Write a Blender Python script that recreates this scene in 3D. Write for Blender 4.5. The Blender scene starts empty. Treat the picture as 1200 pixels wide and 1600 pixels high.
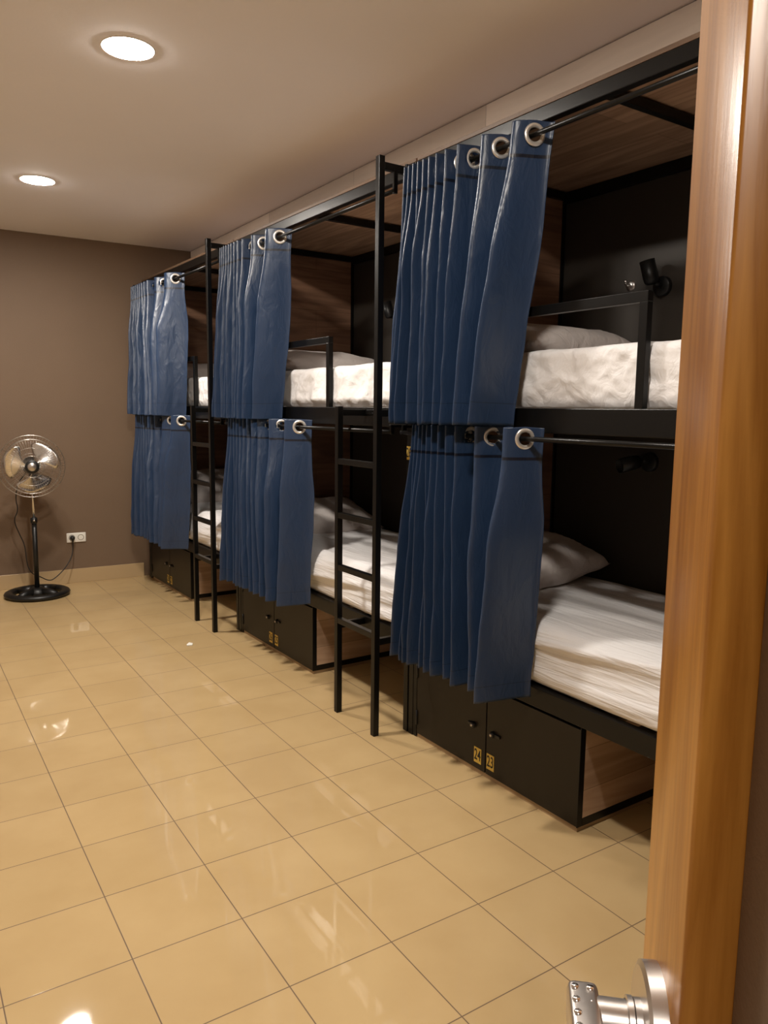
import bpy, bmesh, math, random
from mathutils import Vector, Matrix, noise
C = bpy.context.scene.collection
PI = math.pi
random.seed(4)

# ------------------------------------------------------------------ materials
def new_mat(name):
    m = bpy.data.materials.new(name); m.use_nodes = True
    nt = m.node_tree
    return m, nt, nt.nodes['Principled BSDF']
def N(nt, kind, **kw):
    n = nt.nodes.new(kind)
    for k, v in kw.items():
        if k in n.inputs.keys() if hasattr(n.inputs, 'keys') else False: n.inputs[k].default_value = v
        else: setattr(n, k, v)
    return n
def L(nt, a, b): nt.links.new(a, b)
def rgb(r, g, b): return (r, g, b, 1)
def plain(name, col, rough=.5, metal=0., spec=.5, bump=0., bscale=200., var=0.):
    m, nt, p = new_mat(name)
    p.inputs['Base Color'].default_value = rgb(*col); p.inputs['Roughness'].default_value = rough
    p.inputs['Metallic'].default_value = metal; p.inputs['Specular IOR Level'].default_value = spec
    if bump or var:
        tc = N(nt, 'ShaderNodeTexCoord'); no = N(nt, 'ShaderNodeTexNoise'); no.inputs['Scale'].default_value = bscale
        no.inputs['Detail'].default_value = 4
        L(nt, tc.outputs['Object'], no.inputs['Vector'])
        if bump:
            b = N(nt, 'ShaderNodeBump'); b.inputs['Strength'].default_value = bump; b.inputs['Distance'].default_value = .004
            L(nt, no.outputs['Fac'], b.inputs['Height']); L(nt, b.outputs['Normal'], p.inputs['Normal'])
        if var:
            n2 = N(nt, 'ShaderNodeTexNoise'); n2.inputs['Scale'].default_value = 2.2; n2.inputs['Detail'].default_value = 5
            L(nt, tc.outputs['Object'], n2.inputs['Vector'])
            mx = N(nt, 'ShaderNodeMix', data_type='RGBA')
            mx.inputs[6].default_value = rgb(*[c*(1-var) for c in col]); mx.inputs[7].default_value = rgb(*[min(1, c*(1+var)) for c in col])
            L(nt, n2.outputs['Fac'], mx.inputs[0]); L(nt, mx.outputs[2], p.inputs['Base Color'])
    return m

def wood(name, dark, light, axis='Y', scale=1., rough=.45, plank=None, coat=0., dist=2.5, ring=5.):
    """straight grain along axis; optional plank width (across second axis)"""
    m, nt, p = new_mat(name)
    tc = N(nt, 'ShaderNodeTexCoord'); mp = N(nt, 'ShaderNodeMapping')
    s = {'X': (.9, 9, 9), 'Y': (9, .9, 9), 'Z': (9, 9, .7)}[axis]
    mp.inputs['Scale'].default_value = [v*scale for v in s]
    L(nt, tc.outputs['Object'], mp.inputs['Vector'])
    n1 = N(nt, 'ShaderNodeTexNoise'); n1.inputs['Scale'].default_value = 1.; n1.inputs['Detail'].default_value = 6; n1.inputs['Distortion'].default_value = dist*.3
    L(nt, mp.outputs['Vector'], n1.inputs['Vector'])
    mp2 = N(nt, 'ShaderNodeMapping'); mp2.inputs['Scale'].default_value = [v*scale*7 for v in s]
    L(nt, tc.outputs['Object'], mp2.inputs['Vector'])
    n2 = N(nt, 'ShaderNodeTexNoise'); n2.inputs['Scale'].default_value = 1.; n2.inputs['Detail'].default_value = 3
    L(nt, mp2.outputs['Vector'], n2.inputs['Vector'])
    mul = N(nt, 'ShaderNodeMath', operation='MULTIPLY'); mul.inputs[1].default_value = ring
    L(nt, n1.outputs['Fac'], mul.inputs[0])
    pp = N(nt, 'ShaderNodeMath', operation='PINGPONG'); pp.inputs[1].default_value = .5
    L(nt, mul.outputs[0], pp.inputs[0])
    ad = N(nt, 'ShaderNodeMath', operation='ADD'); L(nt, pp.outputs[0], ad.inputs[0])
    m3 = N(nt, 'ShaderNodeMath', operation='MULTIPLY'); m3.inputs[1].default_value = .6
    L(nt, n2.outputs['Fac'], m3.inputs[0]); L(nt, m3.outputs[0], ad.inputs[1])
    cr = N(nt, 'ShaderNodeValToRGB')
    cr.color_ramp.elements[0].position = .15; cr.color_ramp.elements[0].color = rgb(*dark)
    cr.color_ramp.elements[1].position = .85; cr.color_ramp.elements[1].color = rgb(*light)
    L(nt, ad.outputs[0], cr.inputs[0])
    out = cr.outputs['Color']
    if plank:
        br = N(nt, 'ShaderNodeTexBrick'); br.inputs['Color1'].default_value = rgb(1, 1, 1); br.inputs['Color2'].default_value = rgb(.72, .7, .68)
        br.inputs['Mortar'].default_value = rgb(.35, .33, .3); br.inputs['Scale'].default_value = 1
        br.inputs['Mortar Size'].default_value = .0012; br.inputs['Brick Width'].default_value = 1.2; br.inputs['Row Height'].default_value = plank
        mp3 = N(nt, 'ShaderNodeMapping')
        if axis == 'Y': mp3.inputs['Rotation'].default_value = (0, 0, PI/2)
        if axis == 'X': mp3.inputs['Rotation'].default_value = (PI/2, 0, 0)
        L(nt, tc.outputs['Object'], mp3.inputs['Vector']); L(nt, mp3.outputs['Vector'], br.inputs['Vector'])
        mx = N(nt, 'ShaderNodeMix', data_type='RGBA', blend_type='MULTIPLY'); mx.inputs[0].default_value = 1
        L(nt, out, mx.inputs[6]); L(nt, br.outputs['Color'], mx.inputs[7]); out = mx.outputs[2]
    L(nt, out, p.inputs['Base Color']); p.inputs['Roughness'].default_value = rough
    p.inputs['Coat Weight'].default_value = coat; p.inputs['Coat Roughness'].default_value = .25
    b = N(nt, 'ShaderNodeBump'); b.inputs['Strength'].default_value = .12; b.inputs['Distance'].default_value = .003
    L(nt, n2.outputs['Fac'], b.inputs['Height']); L(nt, b.outputs['Normal'], p.inputs['Normal'])
    return m

def floor_mat():
    m, nt, p = new_mat('floor_tile'); T = .33
    tc = N(nt, 'ShaderNodeTexCoord'); br = N(nt, 'ShaderNodeTexBrick', offset=0., squash=1.)
    br.inputs['Color1'].default_value = rgb(.555, .396, .200); br.inputs['Color2'].default_value = rgb(.527, .375, .189)
    br.inputs['Mortar'].default_value = rgb(.16, .10, .055); br.inputs['Scale'].default_value = 1
    br.inputs['Mortar Size'].default_value = .0020; br.inputs['Mortar Smooth'].default_value = .25
    br.inputs['Brick Width'].default_value = T; br.inputs['Row Height'].default_value = T
    L(nt, tc.outputs['Object'], br.inputs['Vector'])
    no = N(nt, 'ShaderNodeTexNoise'); no.inputs['Scale'].default_value = 3.; no.inputs['Detail'].default_value = 6
    L(nt, tc.outputs['Object'], no.inputs['Vector'])
    cr = N(nt, 'ShaderNodeValToRGB'); cr.color_ramp.elements[0].color = rgb(.92, .9, .87); cr.color_ramp.elements[1].color = rgb(1, 1, 1)
    cr.color_ramp.elements[0].position = .35; cr.color_ramp.elements[1].position = .65
    L(nt, no.outputs['Fac'], cr.inputs[0])
    mx = N(nt, 'ShaderNodeMix', data_type='RGBA', blend_type='MULTIPLY'); mx.inputs[0].default_value = 1
    L(nt, br.outputs['Color'], mx.inputs[6]); L(nt, cr.outputs['Color'], mx.inputs[7]); L(nt, mx.outputs[2], p.inputs['Base Color'])
    rr = N(nt, 'ShaderNodeMapRange'); rr.inputs[3].default_value = .03; rr.inputs[4].default_value = .7
    L(nt, br.outputs['Fac'], rr.inputs[0]); L(nt, rr.outputs[0], p.inputs['Roughness'])
    n2 = N(nt, 'ShaderNodeTexNoise'); n2.inputs['Scale'].default_value = 9.; n2.inputs['Detail'].default_value = 2
    L(nt, tc.outputs['Object'], n2.inputs['Vector'])
    ad = N(nt, 'ShaderNodeMath', operation='MULTIPLY_ADD'); ad.inputs[1].default_value = -1.2
    L(nt, br.outputs['Fac'], ad.inputs[0]); L(nt, n2.outputs['Fac'], ad.inputs[2])
    b = N(nt, 'ShaderNodeBump'); b.inputs['Strength'].default_value = .06; b.inputs['Distance'].default_value = .002
    L(nt, ad.outputs[0], b.inputs['Height']); L(nt, b.outputs['Normal'], p.inputs['Normal'])
    p.inputs['Specular IOR Level'].default_value = .45
    return m

def curtain_mat():
    m, nt, p = new_mat('blue_satin')
    uv = N(nt, 'ShaderNodeUVMap'); sp = N(nt, 'ShaderNodeSeparateXYZ'); L(nt, uv.outputs['UV'], sp.inputs[0])
    def line(pos, w):
        a = N(nt, 'ShaderNodeMath', operation='SUBTRACT'); a.inputs[1].default_value = pos; L(nt, sp.outputs['Y'], a.inputs[0])
        b = N(nt, 'ShaderNodeMath', operation='ABSOLUTE'); L(nt, a.outputs[0], b.inputs[0])
        c = N(nt, 'ShaderNodeMath', operation='LESS_THAN'); c.inputs[1].default_value = w; L(nt, b.outputs[0], c.inputs[0]); return c
    l1 = line(.112, .0055); l2 = line(.93, .0015)
    mx = N(nt, 'ShaderNodeMix', data_type='RGBA'); mx.inputs[6].default_value = rgb(.0160, .0355, .082); mx.inputs[7].default_value = rgb(.004, .006, .014)
    L(nt, l1.outputs[0], mx.inputs[0])
    mx2 = N(nt, 'ShaderNodeMix', data_type='RGBA'); mx2.inputs[7].default_value = rgb(.008, .018, .042)
    L(nt, mx.outputs[2], mx2.inputs[6]); L(nt, l2.outputs[0], mx2.inputs[0]); L(nt, mx2.outputs[2], p.inputs['Base Color'])
    p.inputs['Roughness'].default_value = .36; p.inputs['Specular IOR Level'].default_value = .55
    p.inputs['Sheen Weight'].default_value = .12; p.inputs['Sheen Roughness'].default_value = .4; p.inputs['Sheen Tint'].default_value = rgb(.45, .6, .95)
    tc = N(nt, 'ShaderNodeTexCoord'); mp = N(nt, 'ShaderNodeMapping'); mp.inputs['Scale'].default_value = (16, 16, 7)
    L(nt, tc.outputs['Object'], mp.inputs['Vector'])
    no = N(nt, 'ShaderNodeTexNoise'); no.inputs['Scale'].default_value = 1; no.inputs['Detail'].default_value = 5; no.inputs['Distortion'].default_value = .6
    L(nt, mp.outputs['Vector'], no.inputs['Vector'])
    b = N(nt, 'ShaderNodeBump'); b.inputs['Strength'].default_value = .5; b.inputs['Distance'].default_value = .014
    L(nt, no.outputs['Fac'], b.inputs['Height']); L(nt, b.outputs['Normal'], p.inputs['Normal'])
    return m

def sheet_mat(name, col, sc, strength):
    m, nt, p = new_mat(name)
    p.inputs['Base Color'].default_value = rgb(*col); p.inputs['Roughness'].default_value = .85
    p.inputs['Sheen Weight'].default_value = .15; p.inputs['Specular IOR Level'].default_value = .2
    tc = N(nt, 'ShaderNodeTexCoord'); mp = N(nt, 'ShaderNodeMapping'); mp.inputs['Scale'].default_value = sc
    L(nt, tc.outputs['Object'], mp.inputs['Vector'])
    no = N(nt, 'ShaderNodeTexNoise'); no.inputs['Scale'].default_value = 1; no.inputs['Detail'].default_value = 5; no.inputs['Distortion'].default_value = 1.2
    L(nt, mp.outputs['Vector'], no.inputs['Vector'])
    b = N(nt, 'ShaderNodeBump'); b.inputs['Strength'].default_value = strength; b.inputs['Distance'].default_value = .02
    L(nt, no.outputs['Fac'], b.inputs['Height']); L(nt, b.outputs['Normal'], p.inputs['Normal'])
    return m

M = dict(
    floor=floor_mat(),
    wall=plain('taupe_wall_paint', (.188, .126, .082), .6, 0, .3, .25, 160, .08),
    fill_wall=plain('side_wall_fill', (.44, .38, .33), .7, 0, .3, .2, 160, .05),  # unseen left wall, made paler than the taupe to bounce fill light
    ceiling=plain('ceiling_paint', (.95, .92, .95), .8, 0, .2, .1, 60, .02),
    fascia=wood('pale_fascia_laminate', (.74, .65, .57), (.86, .77, .68), 'Y', .5, .6, 1.1, 0, 1.),
    skirting=plain('skirting_tile', (.50, .36, .20), .2, 0, .4, .05, 60, .06),
    black=plain('black_powder_coat', (.0040, .0037, .0035), .32, 0, .28, .05, 400),
    black_matt=plain('black_plastic', (.006, .006, .006), .42),
    panel=plain('charcoal_panel', (.046, .038, .031), .5, 0, .3, .05, 150, .1),
    locker=plain('black_locker_board', (.0115, .0078, .0045), .42, 0, .32, .04, 150, .1),
    canopy=wood('brown_plank_canopy', (.27, .16, .10), (.52, .34, .225), 'Y', .7, .5, .19),
    endwood=wood('brown_plank_panel', (.20, .104, .062), (.42, .235, .145), 'X', .7, .5, .28),
    sidewood=wood('oak_laminate_side', (.42, .27, .175), (.60, .42, .29), 'X', .6, .5, .16),
    plinth=plain('plinth_strip', (.40, .28, .16), .5, 0, .3, .1, 90, .1),
    oak=wood('oak_stile', (.36, .132, .012), (.60, .27, .048), 'Z', 2.2, .33, None, .25, 1.5, 5.),
    chrome=plain('chrome', (.80, .78, .76), .20, 1.),
    steel=plain('satin_steel', (.62, .58, .55), .32, 1.),
    ring=plain('grommet_metal', (.88, .85, .80), .28, .75),
    wire=plain('fan_wire', (.55, .52, .48), .3, 1.),
    curtain=curtain_mat(),
    sheet_low=sheet_mat('white_sheet_ribbed', (.82, .80, .80), (24, 2.5, 40), .5),
    sheet_up=sheet_mat('white_sheet_crinkled', (.82, .80, .80), (13, 13, 13), .45),
    pillow=sheet_mat('pillow_cotton', (.66, .60, .57), (14, 9, 14), .6),
    yellow=plain('number_plate_yellow', (.72, .50, .09), .5),
    ink=plain('number_plate_ink', (.012, .010, .008), .6),
    socket=plain('socket_plastic', (.88, .85, .78), .35),
    socket_in=plain('socket_recess', (.22, .19, .13), .5),
    cord=plain('cord_rubber', (.012, .010, .009), .5),
    paper=plain('paper_scrap', (.8, .77, .7), .8),
    slat=plain('slat_board', (.10, .07, .045), .7),
    glassy=plain('bulb_glass', (.6, .58, .55), .1, .3),
)
def led(name, strength):
    m, nt, p = new_mat(name); p.inputs['Base Color'].default_value = rgb(.9, .9, .9)
    p.inputs['Emission Color'].default_value = rgb(1., .925, .83); p.inputs['Emission Strength'].default_value = strength
    return m
M['led'] = led('led_diffuser', 525); M['led_far'] = led('led_diffuser_bright', 580); M['led_near'] = led('led_diffuser_dim', 375); M['led_hall'] = led('led_diffuser_hall', 680)
M['led_trim'] = plain('led_rim', (.8, .78, .75), .5)

# ------------------------------------------------------------------ mesh helpers
class MB:
    def __init__(self): self.bm = bmesh.new(); self.uv = None
    def box(self, lo, hi, bev=.0, mi=0, seg=2):
        bm = self.bm
        vs = [bm.verts.new((x, y, z)) for x in (lo[0], hi[0]) for y in (lo[1], hi[1]) for z in (lo[2], hi[2])]
        fs = [bm.faces.new([vs[i] for i in f]) for f in ((0, 1, 3, 2), (4, 6, 7, 5), (0, 4, 5, 1), (2, 3, 7, 6), (0, 2, 6, 4), (1, 5, 7, 3))]
        for f in fs: f.material_index = mi
        if bev:
            es = list({e for f in fs for e in f.edges})
            r = bmesh.ops.bevel(bm, geom=es, offset=bev, segments=seg, profile=.5, affect='EDGES', clamp_overlap=True)
            for f in r['faces']: f.material_index = mi
        return self
    def tube(self, pts, r, n=8, mi=0, cap=True):
        bm = self.bm; pts = [Vector(p) for p in pts]; rings = []
        for i, p in enumerate(pts):
            t = (pts[min(i+1, len(pts)-1)]-pts[max(i-1, 0)]).normalized()
            a = t.orthogonal().normalized()
            if i: 
                a = (pa-t*pa.dot(t))
                a = a.normalized() if a.length > 1e-6 else t.orthogonal().normalized()
            pa = a; b = t.cross(a)
            rr = r[i] if isinstance(r, (list, tuple)) else r
            rings.append([bm.verts.new(p+rr*(math.cos(2*PI*k/n)*a+math.sin(2*PI*k/n)*b)) for k in range(n)])
        for A, B in zip(rings, rings[1:]):
            for k in range(n):
                f = bm.faces.new((A[k], A[(k+1) % n], B[(k+1) % n], B[k])); f.smooth = True; f.material_index = mi
        if cap:
            for R_ in (rings[0][::-1], rings[-1]): bm.faces.new(R_).material_index = mi
        return self
    def ring(self, c, normal, R, r, n=32, k=8, mi=0, flat=1.):
        """torus about normal; flat squashes it along the normal"""
        bm = self.bm; c = Vector(c); w = Vector(normal).normalized(); a = w.orthogonal().normalized(); b = w.cross(a); rs = []
        for i in range(n):
            d = math.cos(2*PI*i/n)*a+math.sin(2*PI*i/n)*b
            rs.append([bm.verts.new(c+d*(R+r*math.cos(2*PI*j/k))+w*(r*flat*math.sin(2*PI*j/k))) for j in range(k)])
        for i in range(n):
            for j in range(k):
                f = bm.faces.new((rs[i][j], rs[(i+1) % n][j], rs[(i+1) % n][(j+1) % k], rs[i][(j+1) % k])); f.smooth = True; f.material_index = mi
        return self
    def lathe(self, prof, c=(0, 0, 0), axis=(0, 0, 1), n=32, mi=0):
        """prof: list of (radius, height)"""
        bm = self.bm; c = Vector(c); w = Vector(axis).normalized(); a = w.orthogonal().normalized(); b = w.cross(a); rs = []
        for (r, h) in prof:
            if r < 1e-6: rs.append([bm.verts.new(c+w*h)]); continue
            rs.append([bm.verts.new(c+w*h+r*(math.cos(2*PI*k/n)*a+math.sin(2*PI*k/n)*b)) for k in range(n)])
        for A, B in zip(rs, rs[1:]):
            for k in range(n):
                q = [A[k % len(A)], A[(k+1) % len(A)], B[(k+1) % len(B)], B[k % len(B)]]
                q = list(dict.fromkeys(q))
                if len(q) > 2:
                    f = bm.faces.new(q); f.smooth = True; f.material_index = mi
        return self
    def build(self, name, mats, parent=None, smooth_angle=None):
        bmesh.ops.recalc_face_normals(self.bm, faces=self.bm.faces)
        me = bpy.data.meshes.new(name); self.bm.to_mesh(me); self.bm.free()
        for m in (mats if isinstance(mats, (list, tuple)) else [mats]): me.materials.append(m)
        if smooth_angle is not None:
            for p in me.polygons: p.use_smooth = True
            me.set_sharp_from_angle(angle=smooth_angle)
        o = bpy.data.objects.new(name, me); C.objects.link(o)
        if parent is not None: o.parent = parent
        return o
def tag(o, label=None, cat=None, group=None, kind=None):
    if label: o['label'] = label
    if cat: o['category'] = cat
    if group: o['group'] = group
    if kind: o['kind'] = kind
    return o
def empty(name, loc, rz=0):
    o = bpy.data.objects.new(name, None); C.objects.link(o); o.location = loc; o.rotation_euler = (0, 0, rz); o.empty_display_size = .1
    return o
def kids(o): return [c for c in bpy.data.objects if c.parent == o]
def copy_tree(o, parent=None):
    c = o.copy(); C.objects.link(c); c.parent = parent
    for ch in kids(o): copy_tree(ch, c)
    return c
def bx(name, lo, hi, mat, parent=None, bev=.002): return MB().box(lo, hi, bev).build(name, mat, parent)

# ------------------------------------------------------------------ the setting
CZ = 2.96
def struct(o, label=None): o['kind'] = 'structure'; return o
fl = struct(bx('floor', (-2.6, -3.7, -.06), (2.7, 5.6, 0), M['floor'], bev=0))
struct(bx('ceiling', (-2.6, -3.7, CZ), (2.7, 5.6, CZ+.06), M['ceiling'], bev=0))
WA = -.03
def wall_y(x): return 5.375+math.tan(WA)*(x-.24)
wb = struct(bx('wall_back', (-1.9, 0, 0), (2.5, .08, CZ), M['wall'], bev=0)); wb.location = (.24, 5.375, 0); wb.rotation_euler.z = WA
bb = struct(bx('baseboard_back', (-1.7, -.012, 0), (1.20, 0, .125), M['skirting'], bev=.002)); bb.location = (.24, 5.375, 0); bb.rotation_euler.z = WA
struct(bx('wall_right', (2.56, -2.15, 0), (2.64, 5.3, CZ), M['wall'], bev=0))
struct(bx('wall_left', (-1.55, -2.15, 0), (-1.47, 5.42, CZ), M['fill_wall'], bev=0))
# front wall with the doorway the photograph is taken from
wf = MB().box((-.56, -2.13, 0), (2.56, -2.05, CZ)).box((-1.47, -2.13, 2.48), (-.56, -2.05, CZ))
struct(wf.build('wall_front', M['wall']))
struct(bx('wall_corridor', (-2.6, -3.66, 0), (2.56, -3.58, CZ), M['wall'], bev=0))
# soffit above the beds
tf = struct(bx('trim_1', (1.935, -2.04, 2.66), (2.555, 5.305, CZ-.004), M['fascia'], bev=.003))

# ------------------------------------------------------------------ ceiling lights
def downlight(x, y, label, led='led'):
    r = empty('ceiling_light', (x, y, CZ)); tag(r, label, 'ceiling light', 'recessed ceiling lights')
    MB().lathe([(.1, -.001), (.1, -.004), (.104, -.003), (.105, 0)]).build('rim', M['led_trim'], r)
    MB().lathe([(0, -.0080), (.05, -.0076), (.082, -.0062), (.099, -.004), (.099, -.001), (0, -.001)]).build('diffuser', M[led], r)
    return r
downlight(.408, 1.58, 'round glowing recessed ceiling light nearer the camera, the larger one')
downlight(.408, 3.73, 'round glowing recessed ceiling light farther off, nearer the brown wall', 'led_far')
downlight(.408, -.44, 'round recessed ceiling light above the doorway end of the room', 'led_near')

downlight(-1.17, -2.76, 'round recessed ceiling light in the corridor behind the doorway', 'led_hall')

# ------------------------------------------------------------------ bunk beds
MOD, LEN, DEP = 2.03, 2.02, .92
ROT = .018
def bunk_origin(i): y = -.83+MOD*i; return (1.565-.018*y, y, 0)
Z_UB, Z_UT, Z_LB, Z_LT, Z_R0, Z_R1 = 1.470, 1.562, .412, .490, 2.584, 2.636
P_ = .034
def make_bunk():
    r = empty('bunk_bed', (0, 0, 0))
    for (x0, y0) in ((0, 0), (0, LEN-P_), (DEP-P_, 0), (DEP-P_, LEN-P_)):
        bx('post', (x0, y0, 0), (x0+P_, y0+P_, Z_R1), M['black'], r)
    for (z0, z1) in ((Z_UB, Z_UT), (Z_LB, Z_LT)):
        bx('bed_rail', (-.002, P_, z0), (.030, LEN-P_, z1), M['black'], r, .003)
        bx('bed_rail', (DEP-.030, P_, z0), (DEP, LEN-P_, z1), M['black'], r, .003)
        for y0 in (.004, LEN-.030): bx('end_rail', (P_, y0, z0), (DEP-P_, y0+.026, z1), M['black'], r)
        m = MB()
        for k in range(13): m.box((.031, .08+k*.15, z1-.03), (DEP-.031, .15+k*.15, z1-.012), .002)
        m.build('slat_base', M['slat'], r)
    bx('top_rail', (-.001, P_, Z_R0), (.034, LEN-P_, Z_R1), M['black'], r, .003)
    bx('top_rail', (DEP-.034, P_, Z_R0), (DEP, LEN-P_, Z_R1), M['black'], r, .003)
    for y0 in (.003, LEN/2-.015, LEN-.062): bx('crossbar', (.034, y0, Z_R0+.012), (DEP-.034, y0+.028, Z_R1-.006), M['black'], r)
    g = MB().box((-.001, .765, 1.902), (.027, LEN-P_, 1.937), .002).box((-.0005, .765, Z_UT), (.0265, .797, 1.903), .002)
    g.build('guard_rail', M['black'], r)
    bx('canopy_panel', (.0, .001, Z_R1+.001), (DEP, LEN-.001, Z_R1+.017), M['canopy'], r, .001)
    bx('end_panel', (P_+.001, LEN-.0295, Z_LT), (DEP-P_-.001, LEN-.006, Z_R1-.001), M['endwood'], r, .001)
    bx('back_panel', (DEP-.012, P_, .50), (DEP-.002, LEN-P_, Z_R0), M['panel'], r, .001)
    for z, y1 in ((2.508, 0), (1.450, 0)):
        rod = MB().tube([(-.086, .03, z), (-.086, LEN-.03, z)], .0095, 12).build('curtain_rod', M['black'], r)
        for y0 in (.034, LEN-.05):
            h = Z_R0 if z > 2 else Z_UB
            MB().box((-.092, y0, z-.011), (-.072, y0+.014, h+.012), .001).box((-.073, y0, h), (.002, y0+.014, h+.012), .001).build('rod_bracket', M['black'], rod)
    return r
proto = make_bunk()
bunk_labels = ['black metal bunk bed nearest the oak door, partly hidden by it', 'black metal bunk bed in the middle of the row, behind the nearer ladder',
               'black metal bunk bed farthest away, against the brown wall']
bunks = []
for i in range(3):
    b = proto if i == 0 else copy_tree(proto)
    b.location = bunk_origin(i); b.rotation_euler.z = ROT
    tag(b, bunk_labels[i], 'bunk bed', 'row of black bunk beds'); bunks.append(b)
bpy.context.view_layer.update()
def W(i, p):
    """bunk-local point to world"""
    ox, oy, _ = bunk_origin(i); c, s = math.cos(ROT), math.sin(ROT)
    return Vector((ox+c*p[0]-s*p[1], oy+s*p[0]+c*p[1], p[2]))

def text_mesh(s, size, sx):
    cu = bpy.data.curves.new('t', 'FONT'); cu.body = s; cu.size = size; cu.extrude = .0004; cu.align_x = 'CENTER'; cu.align_y = 'CENTER'; cu.offset = size*.012
    o = bpy.data.objects.new('t', cu); C.objects.link(o)
    me = bpy.data.meshes.new_from_object(o.evaluated_get(bpy.context.evaluated_depsgraph_get()))
    bpy.data.objects.remove(o); bpy.data.curves.remove(cu)
    for v in me.vertices: v.co.x *= sx
    return me
def number_plate(s, c, parent, w=.045, h=.068):
    """yellow plate facing local -x, centred on c, with black digits"""
    m = MB(); m.box((c[0]-.0015, c[1]-w/2, c[2]-h/2), (c[0], c[1]+w/2, c[2]+h/2), 0, 0)
    bpy.context.view_layer.update()
    tm = text_mesh(s, h*1.0, .62)
    n0 = len(m.bm.faces)
    tm.transform(Matrix(((0, 0, -1, c[0]-.0017), (-1, 0, 0, c[1]), (0, 1, 0, c[2]), (0, 0, 0, 1))))
    m.bm.from_mesh(tm); m.bm.faces.ensure_lookup_table()
    for f in m.bm.faces[n0:]: f.material_index = 1
    bpy.data.meshes.remove(tm)
    o = m.build('number_plate', [M['yellow'], M['ink']], parent); o['label'] = 'yellow plate reading '+s
    return o
number_plate('26', (0, .018, 1.352), bunks[1], .030, .062)

# ------------------------------------------------------------------ lockers under the beds
def locker(i, nums, label):
    y0, y1, xd, zt = .955, LEN-.036, .80, Z_LB-.004
    ys = 1.465
    r = empty('storage_cabinet', bunk_origin(i), ROT); tag(r, label, 'cabinet', 'black lockers under the beds')
    MB().box((.022, y0+.003, .020), (xd, y1, zt), .001).build('body', M['locker'], r)
    bx('plinth', (.010, y0+.004, 0), (xd, y1-.012, .0195), M['plinth'], r, .001)
    # front corner stile, side panel with black bottom edge
    bx('corner_stile', (.002, y0-.002, .020), (.030, y0+.0025, zt), M['black'], r, .001)
    sp = bx('side_panel', (.0305, y0-.0015, .052), (xd-.002, y0+.0025, zt), M['sidewood'], r, .0005); sp['label'] = 'wood-grained side panel'
    bx('bottom_edge', (.0305, y0-.002, .020), (xd-.002, y0+.0025, .0515), M['black'], r, .0005)
    for k, (a, b) in enumerate(((y0+.002, ys-.003), (ys+.003, y1-.028))):
        d = bx('door', (.003, a, .022), (.0215, b, zt-.008), M['locker'], r, .0015)
        sgn = -1 if k == 0 else 1
        yl = (b-.042) if k == 0 else (a+.075)
        lk = MB().lathe([(0, .016), (.010, .016), (.013, .012), (.014, 0)], (.003, yl, .212), (-1, 0, 0), 20)
        lk.box((-.005, yl-.045 if k == 0 else yl, .206), (.0025, yl if k == 0 else yl+.035, .219), .003)
        lk.build('lock', M['black_matt'], d)
        MB().lathe([(0, .0182), (.0058, .0182), (.006, .0155)], (.003, yl, .212), (-1, 0, 0), 14).build('keyhole', M['steel'], d)
        number_plate(nums[k], (.003, (b-.029) if k == 0 else (a+.046), .083), d)
        ye = (a+.010) if k == 0 else (b-.002)
        for zc in ((.10, .33) if k == 1 else ()):
            MB().tube([(.001, ye, zc-.035), (.001, ye, zc+.035)], .0055, 8).build('hinge', M['black_matt'], d)
    bx('hinge_stile', (.002, y1-.026, .005), (.0215, y1, zt), M['black'], r, .001)
    return r
locker(0, ('23', '24'), 'black two-door cabinet under the nearest bed, numbered 24 and 23')
locker(1, ('25', '26'), 'black two-door cabinet under the middle bed, between the two ladders')
locker(2, ('27', '28'), 'black two-door cabinet under the farthest bed, beside the brown wall')

# ------------------------------------------------------------------ ladders
def ladder(i, label):
    r = empty('ladder', W(i, (-.155, .05, 0)), ROT); tag(r, label, 'ladder', 'bunk ladders')
    s = .015
    bx('side_rail', (-s, -s, 0), (s, s, 2.645), M['black'], r)
    bx('side_rail', (-s, .345-s, 0), (s, .345+s, 1.565), M['black'], r)
    for z in (1.296, 1.028, .764, .490):
        bx('rung', (-s+.001, s, z-.014), (s-.001, .345-s, z+.014), M['black'], r)
    for (y, z) in ((0, 2.605), (.345, 1.535), (0, .462), (.345, .462), (0, 1.535)):
        bx('bracket', (s, y-.012, z-.016), (.152, y+.012, z+.016), M['black'], r)
    for y in (.02, .325):
        pass
    MB().box((.149, .345-.10, 1.526), (.1525, .345-.012, 1.550), .001).lathe([(.005, .001), (.004, .0), (0, 0)], (.149, .27, 1.538), (-1, 0, 0), 10).build('mounting_plate', M['black'], r)
    return r
ladder(1, 'black metal ladder nearer the camera, fixed to the middle bunk')
ladder(2, 'black metal ladder farther off, fixed to the bunk by the brown wall')

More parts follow.
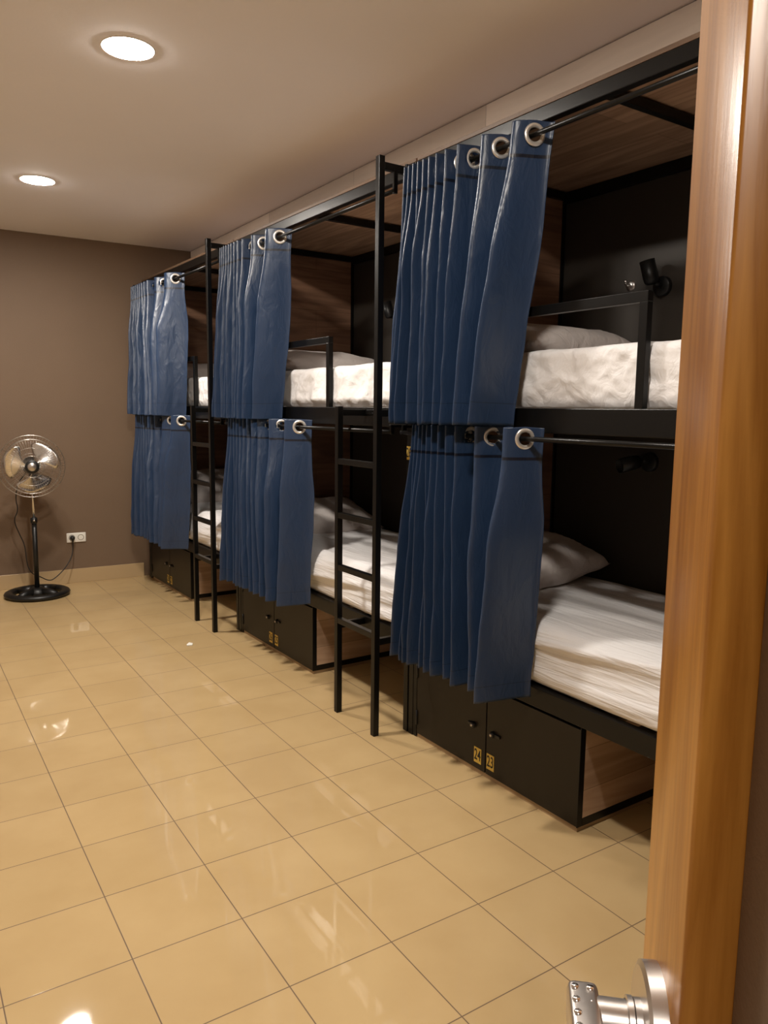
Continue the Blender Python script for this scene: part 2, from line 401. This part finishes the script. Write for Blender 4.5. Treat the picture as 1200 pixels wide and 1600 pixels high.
# ------------------------------------------------------------------ mattresses
def rounded(lo, hi, rad, cell, disp):
    bm = bmesh.new(); lo, hi = Vector(lo), Vector(hi)
    ax = [[lo[k]+(hi[k]-lo[k])*j/max(1, round((hi[k]-lo[k])/cell[k])) for j in range(max(1, round((hi[k]-lo[k])/cell[k]))+1)] for k in range(3)]
    cache = {}
    def V(x, y, z):
        k = (round(x, 5), round(y, 5), round(z, 5))
        if k not in cache: cache[k] = bm.verts.new((x, y, z))
        return cache[k]
    for k in range(3):
        a, b = [(1, 2), (0, 2), (0, 1)][k]
        for e in (lo[k], hi[k]):
            for i in range(len(ax[a])-1):
                for j in range(len(ax[b])-1):
                    q = []
                    for (di, dj) in ((0, 0), (1, 0), (1, 1), (0, 1)):
                        p = [0, 0, 0]; p[k] = e; p[a] = ax[a][i+di]; p[b] = ax[b][j+dj]; q.append(V(*p))
                    bm.faces.new(q).smooth = True
    for v in bm.verts:
        p = v.co; q = Vector([min(max(p[k], lo[k]+rad), hi[k]-rad) for k in range(3)])
        d = p-q
        if d.length > 1e-6:
            n = d.normalized(); p2 = q+n*rad
        else: n = Vector((0, 0, 1)); p2 = p
        v.co = p2+n*disp(p2, n)
    bmesh.ops.recalc_face_normals(bm, faces=bm.faces)
    return bm
def nz(x, y, z): return noise.noise(Vector((x, y, z)))
def ridge(x, y, z): return 1-abs(nz(x, y, z))*2
def disp_low(seed):
    def f(p, n):
        x, y, z = p
        low = .5+.5*math.tanh((z-.50)*40)
        wv = nz(y*1.1+seed, 0, seed)*.05
        side = (ridge(seed, y*.8+z*1.2, z*11+y*1.0)*.024+nz(y*.7, seed+4, z*13+y*.6)*.022)*max(0, -n.x)
        top = ridge(x*9+wv*9, y*1.0+seed, 3)*.010*max(0, n.z)
        side += ridge(seed+9, y*1.6+z*3, z*34+y*2)*.004*max(0, -n.x)
        top += ridge(x*23+y*.8, y*1.4+seed, 8)*.0045*max(0, n.z)
        fine = nz(x*22, y*5, z*30+seed)*.0022
        return (side+top+fine)*low - .004
    return f
def disp_up(seed, diag):
    def f(p, n):
        x, y, z = p
        low = min(1, max(0, (z-1.575)/.03))
        if diag:
            s = ridge(y*4+z*5+seed, z*3-y*2, seed)*.018*max(0, -n.x)
            s += ridge(y*11-z*3, z*2.5, seed+5)*.013*max(0, -n.x)*max(0, 1-(z-1.56)/.14)
        else:
            s = (ridge(y*7+seed, z*9-y*3, seed)*.008+ridge(y*15, z*17+y*6, seed+4)*.005)*max(0, -n.x)
        s += ridge(y*23+z*8, z*25-y*4, seed+9)*.0035*max(0, -n.x)
        s += nz(x*8, y*8, seed)*.004*max(0, n.z)+nz(x*25, y*25, z*25)*.001
        return s*low - .003
    return f
def mattress(i, upper, label, seed, diag=False):
    z0 = Z_UT if upper else Z_LT
    bm = rounded((.040 if upper else .008, .042, z0-.011), (.895, LEN-.045, z0+(.222 if upper else .245)), (.035 if upper else .075), (.03, .0125, .009),
                 disp_up(seed, diag) if upper else disp_low(seed))
    m = MB(); m.bm.free(); m.bm = bm
    o = m.build('mattress', M['sheet_up' if upper else 'sheet_low'])
    o.location = bunk_origin(i); o.rotation_euler.z = ROT
    return tag(o, label, 'mattress', 'white-sheeted mattresses')
mattress(0, True, 'white-sheeted upper mattress behind the guard rail nearest the oak door', 1.3)
mattress(0, False, 'rumpled white-sheeted lower mattress nearest the oak door, above cabinet 24', 2.7)
mattress(1, True, 'creased white-sheeted upper mattress of the middle bunk', 5.1, True)
mattress(1, False, 'rumpled white-sheeted lower mattress of the middle bunk, behind the nearer ladder', 8.4)
mattress(2, True, 'white-sheeted upper mattress of the farthest bunk, seen behind the far ladder', 11.9)
mattress(2, False, 'white-sheeted lower mattress of the farthest bunk, seen through the far ladder', 14.2)

def pillow(i, c, a, b, h, rot, label, seed):
    bm = bmesh.new(); n = 30; g = {}
    for sgn in (1, -1):
        for ii in range(n+1):
            for jj in range(n+1):
                u, v = -1+2*ii/n, -1+2*jj/n
                edge = ii in (0, n) or jj in (0, n)
                key = (ii, jj, 0 if edge else sgn)
                if key in g: continue
                t = max(0, (1-u**4)*(1-v**4))**.42*(1-.22*(u*u+v*v)/2)
                x = a*u*(1-.07*(1-v*v)*abs(u)**3); y = b*v*(1-.09*(1-u*u)*abs(v)**3)
                z = sgn*h*t
                z += (nz(u*2.2+seed, v*2.2, sgn)*.018+ridge(u*3+v*2+seed, v*6, sgn)*.007*(abs(u)**2+.3))*t
                g[key] = bm.verts.new((x, y, z))
    for sgn in (1, -1):
        for ii in range(n):
            for jj in range(n):
                q = []
                for (p, r) in ((ii, jj), (ii+1, jj), (ii+1, jj+1), (ii, jj+1)):
                    e = p in (0, n) or r in (0, n); q.append(g[(p, r, 0 if e else sgn)])
                bm.faces.new(q if sgn > 0 else q[::-1]).smooth = True
    m = MB(); m.bm.free(); m.bm = bm
    o = m.build('pillow', M['pillow']); o.location = W(i, c); o.rotation_euler = (rot[0], rot[1], rot[2]+ROT)
    return tag(o, label, 'pillow', 'pale pillows')
UZ, LZ = Z_UT+.222, Z_LT+.245
pillow(0, (.46, 1.66, UZ+.062), .36, .27, .085, (.10, 0, .05), 'pale pillow on the upper mattress nearest the oak door', 1.)
pillow(1, (.47, 1.70, UZ+.062), .38, .26, .085, (.10, 0, -.03), 'pale pillow on the upper mattress of the middle bunk', 2.)
pillow(2, (.46, 1.68, UZ+.062), .38, .26, .085, (.10, 0, 0), 'pale pillow on the upper mattress of the farthest bunk', 3.)
pillow(0, (.48, 1.76, LZ+.105), .38, .22, .090, (.20, -.07, .06), 'pillow with pointed corners on the lower mattress nearest the oak door', 4.)
pillow(1, (.45, 1.68, LZ+.085), .37, .26, .085, (.25, 0, -.05), 'pale pillow on the lower mattress of the middle bunk', 5.)
pillow(2, (.45, 1.62, LZ+.12), .37, .26, .08, (.45, 0, 0), 'pale pillow on the lower mattress of the farthest bunk', 6.)

# ------------------------------------------------------------------ reading lamps and wall fittings
def reading_lamp(i, y, z, tilt, label):
    r = empty('reading_lamp', W(i, (DEP-.012, y, z)), ROT); tag(r, label, 'reading lamp', 'black reading lamps')
    MB().lathe([(0, .022), (.040, .022), (.044, .018), (.045, 0)], (0, 0, 0), (-1, 0, 0), 24).build('wall_mount', M['black_matt'], r)
    MB().tube([(-.02, 0, 0), (-.055, .005, .012)], .010, 10).build('joint', M['black_matt'], r)
    d = Vector((-.20, .18*tilt, 1)).normalized() if tilt < 2 else Vector((-.9, .3, -.2)).normalized()
    c = Vector((-.068, .010, .005))
    sh = MB().lathe([(0, -.002), (.022, 0), (.031, .012), (.033, .03), (.033, .105), (.029, .105), (.027, .09), (0, .085)], c, d, 24).build('lamp_shade', M['black_matt'], r)
    return r
reading_lamp(0, 1.385, 2.11, 1, 'black spot reading lamp on the upper back panel nearest the oak door')
reading_lamp(1, 1.405, 2.15, 1, 'black spot reading lamp on the upper back panel of the middle bunk')
reading_lamp(0, 1.40, 1.325, 3, 'black spot reading lamp in the dark lower bunk nearest the oak door')
def fitting(i, y, z, label):
    r = empty('wall_hook', W(i, (DEP-.012, y, z)), ROT); tag(r, label, 'wall hook', 'small metal fittings beside the lamps')
    MB().lathe([(0, .006), (.022, .006), (.026, 0)], (0, 0, 0), (-1, 0, 0), 20).build('backplate', M['steel'], r)
    MB().tube([(-.004, 0, .004), (-.03, 0, -.004), (-.042, -.004, .008), (-.044, -.006, .024)], .0055, 8).build('hook', M['chrome'], r)
fitting(0, 1.565, 2.135, 'small shiny metal fitting beside the upper lamp nearest the oak door')
fitting(1, 1.415, 2.06, 'small shiny metal fitting below the upper lamp of the middle bunk')
fitting(0, 1.545, 1.31, 'small metal fitting beside the lamp in the dark lower bunk')

# ------------------------------------------------------------------ curtains
def curtain(i, E, zrod, ztop, zbot, yb0, yb1, offb, label, seed, edge=.05):
    """E: bunk-local y of every second grommet; yb0/yb1: near and far end of the hem"""
    rnd = random.Random(seed)
    G = []
    for a, b in zip(E, E[1:]): G += [a, (a+b)/2]
    G += [E[-1], E[-1]+(E[-1]-E[-2])/2]
    n = len(G); K = 14
    xr = -.086; A0 = .068
    # stations along the cloth: s from -.55 (free near edge) to n-1+.5
    S = [-.5+j/K for j in range(int((n-1+1.0)*K)+1)]
    def ytop(s):
        if s < 0: return G[0]+s*edge*1.6
        k = int(s)
        if k >= n-1: return G[-1]+(s-(n-1))*(G[-1]-G[-2])
        return G[k]+(G[k+1]-G[k])*(s-k)
    y0, y1 = ytop(S[0]), ytop(S[-1])
    amp = [1+.35*(rnd.random()-.5) for _ in range(n+3)]
    ph = [rnd.random()*2-1 for _ in range(n+3)]
    rows = []; v = 0.
    H = ztop-zbot
    while v*H < .125: rows.append(v); v += .0068/H
    while v < 1: rows.append(v); v += .017/H
    rows.append(1.)
    m = MB(); bm = m.bm; uvl = bm.loops.layers.uv.new('UVMap'); grid = []
    for v in rows:
        e = v*v*(3-2*v); e2 = min(1, max(0, (v*H-.10)/.35)); e2 = e2*e2*(3-2*e2)
        R_ = []
        for s in S:
            yt = ytop(s); f = (s-S[0])/(S[-1]-S[0]); fl_ = (yt-y0)/(y1-y0)
            fb = .55*f+.45*fl_
            yb = yb0+(yb1-yb0)*fb
            k = max(0, min(n+1, int(math.floor(s+1))))
            y = yt+(yb-yt)*(.72*v+.28*e)
            wv = -math.sin(PI*s)
            a = A0*(1+e2*(amp[k]-1)*1.2)*(1+.10*e2)
            if wv < 0: a *= 1.08+.15*e2
            a *= 1-.16*(1-e2)*max(0, min(1, (5-s)/2))
            if s < 1.: a *= 1+.12*e2
            x = xr+offb*(v**.8)*(.55+.45*e)+a*wv
            y += e2*(.010*ph[k]*abs(wv)+.014*nz(s*.45+seed, v*1.8, 2))
            x += e2*(.012*nz(s*.7+seed, v*2.6, 7)+.005*nz(s*2.1+seed*3, v*9, 1))
            x = min(x, -.012)
            z = ztop-v*H+.012*e*nz(s*.8, seed, 3)*(v > .9)+(-.004*abs(wv) if v == 0 else 0)
            R_.append(bm.verts.new((x, y, z)))
        grid.append(R_)
    holes = [(k, Vector((xr, G[k], zrod))) for k in range(n)]
    zs = [ztop-v*H for v in rows]
    for a in range(len(rows)-1):
        for b in range(len(S)-1):
            q = (grid[a][b], grid[a][b+1], grid[a+1][b+1], grid[a+1][b])
            c = sum((w.co for w in q), Vector())/4
            if abs(c.z-zrod) < .03:
                sm = (S[b]+S[b+1])/2; k = round(sm)
                if 0 <= k < n and abs(sm-k) < .49 and (c-holes[k][1]).length < .0265: continue
            f = bm.faces.new(q); f.smooth = True
            for lp, (rr, ss) in zip(f.loops, ((a, b), (a, b+1), (a+1, b+1), (a+1, b))): lp[uvl].uv = (S[ss]/n, (ztop-zs[rr])/1.05)
    for w in [w for w in bm.verts if not w.link_faces]: bm.verts.remove(w)
    r = empty('curtain', bunk_origin(i), ROT); tag(r, label, 'curtain', 'blue bunk curtains')
    o = m.build('fabric', M['curtain'], r)
    sd = o.modifiers.new('thickness', 'SOLIDIFY'); sd.thickness = .0022; sd.offset = 0
    for k, c in holes:
        ya, yb = ytop(k-.05), ytop(k+.05)
        t = Vector((-A0*(math.sin(PI*(k+.05))-math.sin(PI*(k-.05))), yb-ya, 0)).normalized()
        nrm = Vector((-t.y, t.x, 0))
        MB().ring(c, nrm, .0315, .0083, 28, 8, 0, .55).build('grommet', M['ring'], r)
    return r
def spread(a, b, n): return [a+(b-a)*k/(n-1) for k in range(n)]
def loc(i, ys): return [y-bunk_origin(i)[1] for y in ys]
ZT = 2.556
curtain(0, loc(0, [.38, .55, .70, .775, .835, .885, .925, .96, .995, 1.025, 1.055]), 2.508, ZT, 1.495, .50+.83, 1.12+.83, -.034,
        'blue upper curtain nearest the oak door, the largest in the photo', 11)
curtain(0, loc(0, [.375, .55, .68, .74, .79, .835, .87, .90, .925, .95, .97]), 1.450, 1.494, .455, .36+.83, 1.08+.83, -.030,
        'blue lower curtain nearest the oak door, hanging over cabinets 24 and 23', 23)
curtain(1, loc(1, [2.37, 2.58, 2.72, 2.785, 2.84, 2.885, 2.925, 2.965, 3.0, 3.03, 3.06]), 2.508, ZT, 1.49, 2.46-1.2, 3.14-1.2, -.038,
        'blue upper curtain of the middle bunk, between the two ladders', 37)
curtain(1, loc(1, [2.14, 2.36, 2.52, 2.61, 2.68, 2.74, 2.795, 2.845, 2.89, 2.93, 2.97]), 1.450, 1.494, .44, 2.10-1.2, 3.0-1.2, -.040,
        'blue lower curtain of the middle bunk, between the two ladders', 41)
curtain(2, loc(2, [4.12, 4.38, 4.58, 4.66, 4.73, 4.79, 4.845, 4.895, 4.94, 4.98, 5.02]), 2.508, ZT, 1.49, 4.10-3.23, 5.03-3.23, -.042,
        'blue upper curtain farthest away, beside the brown wall', 53)
curtain(2, loc(2, [4.06, 4.28, 4.48, 4.58, 4.66, 4.73, 4.795, 4.855, 4.91, 4.96, 5.0]), 1.450, 1.494, .455, 4.08-3.23, 5.04-3.23, -.04,
        'blue lower curtain farthest away, beside the brown wall', 67)

# ------------------------------------------------------------------ pedestal fan
def fan(x, y):
    r = empty('pedestal_fan', (x, y, 0), -.10); tag(r, 'black and chrome pedestal fan standing on the tiles by the brown wall', 'fan')
    b = MB().ring((0, 0, .023), (0, 0, 1), .215, .038, 48, 10, 0, .60)
    b.lathe([(0, .070), (.045, .068), (.075, .050), (.085, .030), (.085, .012), (0, .012)])
    for k in range(4):
        a = PI/4+k*PI/2; d = Vector((math.cos(a), math.sin(a), 0)); s = Vector((-d.y, d.x, 0))
        b.tube([d*.06+Vector((0, 0, .034)), d*.13+Vector((0, 0, .034)), d*.20+Vector((0, 0, .026))], [.034, .033, .024], 10)
    b.build('base', M['black_matt'], r)
    pole = MB().tube([(0, 0, .06), (0, 0, .635)], .019, 16).build('pole', M['black_matt'], r)
    MB().lathe([(.019, .60), (.026, .605), (.026, .645), (.018, .65), (0, .65)], n=16).build('collar', M['black_matt'], pole)
    MB().lathe([(0, .02), (.008, .02), (.008, 0)], (0, -.025, .628), (0, -1, 0), 12).build('knob', M['steel'], pole)
    MB().tube([(0, 0, .645), (0, 0, 1.0)], .0095, 12).build('extension_tube', M['chrome'], r)
    hc = Vector((0, -.055, 1.070))
    MB().tube([(0, .0, .99), (0, .02, 1.03)], .022, 12).lathe([(0, .16), (.045, .155), (.068, .12), (.072, .06), (.060, .02), (.03, .0), (0, 0)], (0, -.02, 1.07), (0, 1, 0), 24).build('motor', M['black_matt'], r)
    # blades
    bl_parent = r
    for k, a0 in enumerate((176, 52, -72)):
        bm = bmesh.new(); nr, na = 14, 12; g = []
        for i in range(nr+1):
            u = i/nr; rr = .040+u*.168
            half = math.radians(13+ 35*math.sin(min(1, u*1.15)*PI/2)) * (1 if u < .8 else math.sqrt(max(.02, 1-((u-.8)/.21)**2)))
            row = []
            for j in range(na+1):
                w = -1+2*j/na
                a = math.radians(a0)+w*half-.25*u
                row.append(bm.verts.new((hc.x+rr*math.cos(a), hc.y-.004+w*.026*(1-.2*u)+.010*w*w, hc.z+rr*math.sin(a))))
            g.append(row)
        for i in range(nr):
            for j in range(na): bm.faces.new((g[i][j], g[i][j+1], g[i+1][j+1], g[i+1][j])).smooth = True
        m = MB(); m.bm.free(); m.bm = bm
        o = m.build('blade', M['chrome'], r); sd = o.modifiers.new('t', 'SOLIDIFY'); sd.thickness = .0014
    MB().lathe([(0, .022), (.030, .022), (.038, .012), (.040, -.03), (0, -.03)], hc, (0, -1, 0), 24).build('hub', M['black_matt'], r)
    # guard: front and rear wire baskets
    w = MB()
    R0 = .248
    w.ring(hc+Vector((0, 0, 0)), (0, 1, 0), R0, .0032, 64, 6)
    for rr, dy in ((.215, -.048), (.085, -.066), (.150, -.062), (.215, .040), (.10, .055)):
        w.ring(hc+Vector((0, dy, 0)), (0, 1, 0), rr, .0016 if rr != .215 else .0024, 56, 5)
    for k in range(64):
        a = 2*PI*k/64; d = Vector((math.cos(a), 0, math.sin(a)))
        w.tube([hc+d*.050+Vector((0, -.068, 0)), hc+d*.15+Vector((0, -.063, 0)), hc+d*.215+Vector((0, -.047, 0)), hc+d*R0], .0008, 4, cap=False)
        if k % 2 == 0: w.tube([hc+d*.06+Vector((0, .058, 0)), hc+d*.215+Vector((0, .040, 0)), hc+d*R0], .0008, 4, cap=False)
    gd = w.build('guard', M['wire'], r)
    MB().lathe([(0, .010), (.030, .009), (.034, .005), (.034, 0)], hc+Vector((0, -.068, 0)), (0, -1, 0), 28).lathe([(.034, .004), (.052, .003), (.053, -.002), (.034, -.002)], hc+Vector((0, -.068, 0)), (0, -1, 0), 28, 1).build('badge', [M['steel'], M['black_matt']], gd)
    return r
FX, FY = .478, 5.02
fn = fan(FX, FY)
# socket and cord
sx, sz = .862, .405
so = empty('wall_socket', (sx, wall_y(sx), sz), WA); tag(so, 'white double wall socket on the brown wall with one plug in it', 'socket')
MB().box((-.080, -.011, -.042), (.080, 0, .042), .009, 0, 3).build('plate', M['socket'], so, .6)
for k, xx in enumerate((-.037, .037)):
    MB().lathe([(.0225, .0115), (.0215, .0115), (.021, .0095), (0, .0095)], (xx, 0, 0), (0, -1, 0), 24).lathe([(.0225, .0115), (.0245, .0125), (.0265, .0105)], (xx, 0, 0), (0, -1, 0), 24).build('outlet', M['socket_in'], so)
# cord belongs to the fan
inv = Matrix.Translation((FX, FY, 0)) @ Matrix.Rotation(-.10, 4, 'Z'); inv = inv.inverted()
px, py = sx-.037, wall_y(sx-.037)
def smooth(pts, it=3):
    pts = [Vector(p) for p in pts]
    for _ in range(it):
        q = [pts[0]]
        for a, b in zip(pts, pts[1:]): q += [a*.75+b*.25, a*.25+b*.75]
        pts = q+[pts[-1]]
    return pts
path = smooth([(FX-.01, FY+.09, 1.03), (FX-.09, FY+.11, .93), (FX-.115, FY+.12, .80), (FX-.095, FY+.12, .70), (FX-.135, FY+.14, .62), (FX-.095, FY+.15, .50), (FX-.055, FY+.15, .40), (FX-.05, FY+.15, .24), (FX-.02, FY+.14, .16),
               (FX+.04, FY+.14, .13), (FX+.12, FY+.15, .075), (FX+.18, FY+.17, .10), (FX+.27, FY+.22, .17), (px-.01, py-.06, .26), (px, py-.045, sz-.06), (px, py-.042, sz-.012)])
cd = MB().tube([inv @ p for p in path], .0042, 8).build('power_cord', M['cord'], fn)
MB().lathe([(0, .045), (.012, .043), (.019, .03), (.0195, .0)], inv @ Vector((px, py-.0125, sz)), inv.to_3x3() @ Vector((0, -1, 0)), 18).tube([inv @ Vector((px, py-.043, sz)), inv @ Vector((px, py-.044, sz-.035))], [.011, .006], 10).build('plug', M['cord'], cd)
# scrap on the floor
sc = MB(); bm = sc.bm
vs = [bm.verts.new(p) for p in ((-.02, -.01, .002), (.012, -.014, .001), (.022, .008, .006), (.0, .016, .012), (-.018, .010, .003))]
bm.faces.new(vs); so2 = bmesh.ops.extrude_face_region(bm, geom=list(bm.faces))
for v in [g for g in so2['geom'] if isinstance(g, bmesh.types.BMVert)]: v.co += Vector((.001, .0, .004))
ps = sc.build('paper_scrap', M['paper']); ps.location = (1.10, 3.07, 0); tag(ps, 'tiny crumpled white scrap on the tiles in front of the middle cabinet', 'scrap')

# ------------------------------------------------------------------ camera
CAM = Vector((-.4952, -1.7109, 1.5485)); yaw, pitch, roll, fpx = .5763, -.1322, .0116, 1196.7
f = Vector((math.sin(yaw)*math.cos(pitch), math.cos(yaw)*math.cos(pitch), math.sin(pitch)))
r_ = Vector((math.cos(yaw), -math.sin(yaw), 0)); u_ = r_.cross(f)
c_, s_ = math.cos(roll), math.sin(roll)
r_, u_ = c_*r_+s_*u_, -s_*r_+c_*u_
cam = bpy.data.cameras.new('camera'); co = bpy.data.objects.new('camera', cam); C.objects.link(co)
co.matrix_world = Matrix(((r_.x, u_.x, -f.x, CAM.x), (r_.y, u_.y, -f.y, CAM.y), (r_.z, u_.z, -f.z, CAM.z), (0, 0, 0, 1)))
cam.sensor_fit = 'VERTICAL'; cam.sensor_height = 36; cam.lens = 36*fpx/1600; cam.clip_start = .02
bpy.context.scene.camera = co

# ------------------------------------------------------------------ the open oak door beside the camera
AZ = math.radians(42)
tx, ty = math.sin(AZ), math.cos(AZ)
a1 = math.radians(53.65); lat = .113
D = lat/math.sin(a1-AZ)
F = (CAM.x+D*math.sin(a1), CAM.y+D*math.cos(a1), 0)
dr = empty('door_1', F, math.atan2(-ty, -tx)); dr['kind'] = 'structure'
along = D*math.cos(a1-AZ)
nb = lat/math.tan(math.radians(56.5)-AZ); sl = along-nb
bw = nb*math.tan(math.radians(59.57)-AZ)-lat
MB().box((0, 0, .008), (sl, .046, 2.06), .0022, 0, 3).build('stile', M['oak'], dr, .6)
bx('panel', (sl, bw+.004, .008), (.80, bw+.016, 2.06), M['wall'], dr, .001)
hx, hz = .064, 1.140
hd = MB().lathe([(0, .012), (.038, .012), (.0415, .010), (.042, 0)], (hx, 0, hz), (0, -1, 0), 48).build('rose', M['steel'], dr, .5)
hl = MB().lathe([(.0155, .012), (.0155, .0165), (.0135, .017), (.0135, .052), (0, .052)], (hx, 0, hz+.004), (0, -1, 0), 32)
hl.lathe([(.0150, .017), (.0162, .0175), (.0162, .021), (.0140, .0215)], (hx, 0, hz+.004), (0, -1, 0), 32)
hl.box((hx-.018, -.0595, hz-.0095), (hx+.125, -.0385, hz+.0185), .005, 0, 3)
hl.build('door_handle', M['steel'], hd, .5)
kp = MB()
for j in range(5): kp.lathe([(.0028, 0), (.0024, .001), (0, .0014)], (hx-.009+j*.0115, -.0545, hz+.0184), (0, 0, 1), 12)
kp.lathe([(.0028, 0), (.0024, .001), (0, .0014)], (hx-.009, -.0445, hz+.0184), (0, 0, 1), 12)
kp.lathe([(.0009, 0), (0, .0006)], (hx+.0025, -.0445, hz+.0184), (0, 0, 1), 8)
kp.build('button', M['chrome'], hd)

# ------------------------------------------------------------------ world and view
w = bpy.data.worlds.new('world'); bpy.context.scene.world = w; w.use_nodes = True
w.node_tree.nodes['Background'].inputs[0].default_value = rgb(.9, .75, .6); w.node_tree.nodes['Background'].inputs[1].default_value = .04
vs_ = bpy.context.scene.view_settings
vs_.view_transform = 'Standard'; vs_.look = 'None'; vs_.gamma = 1; vs_.use_curve_mapping = False; vs_.exposure = 0
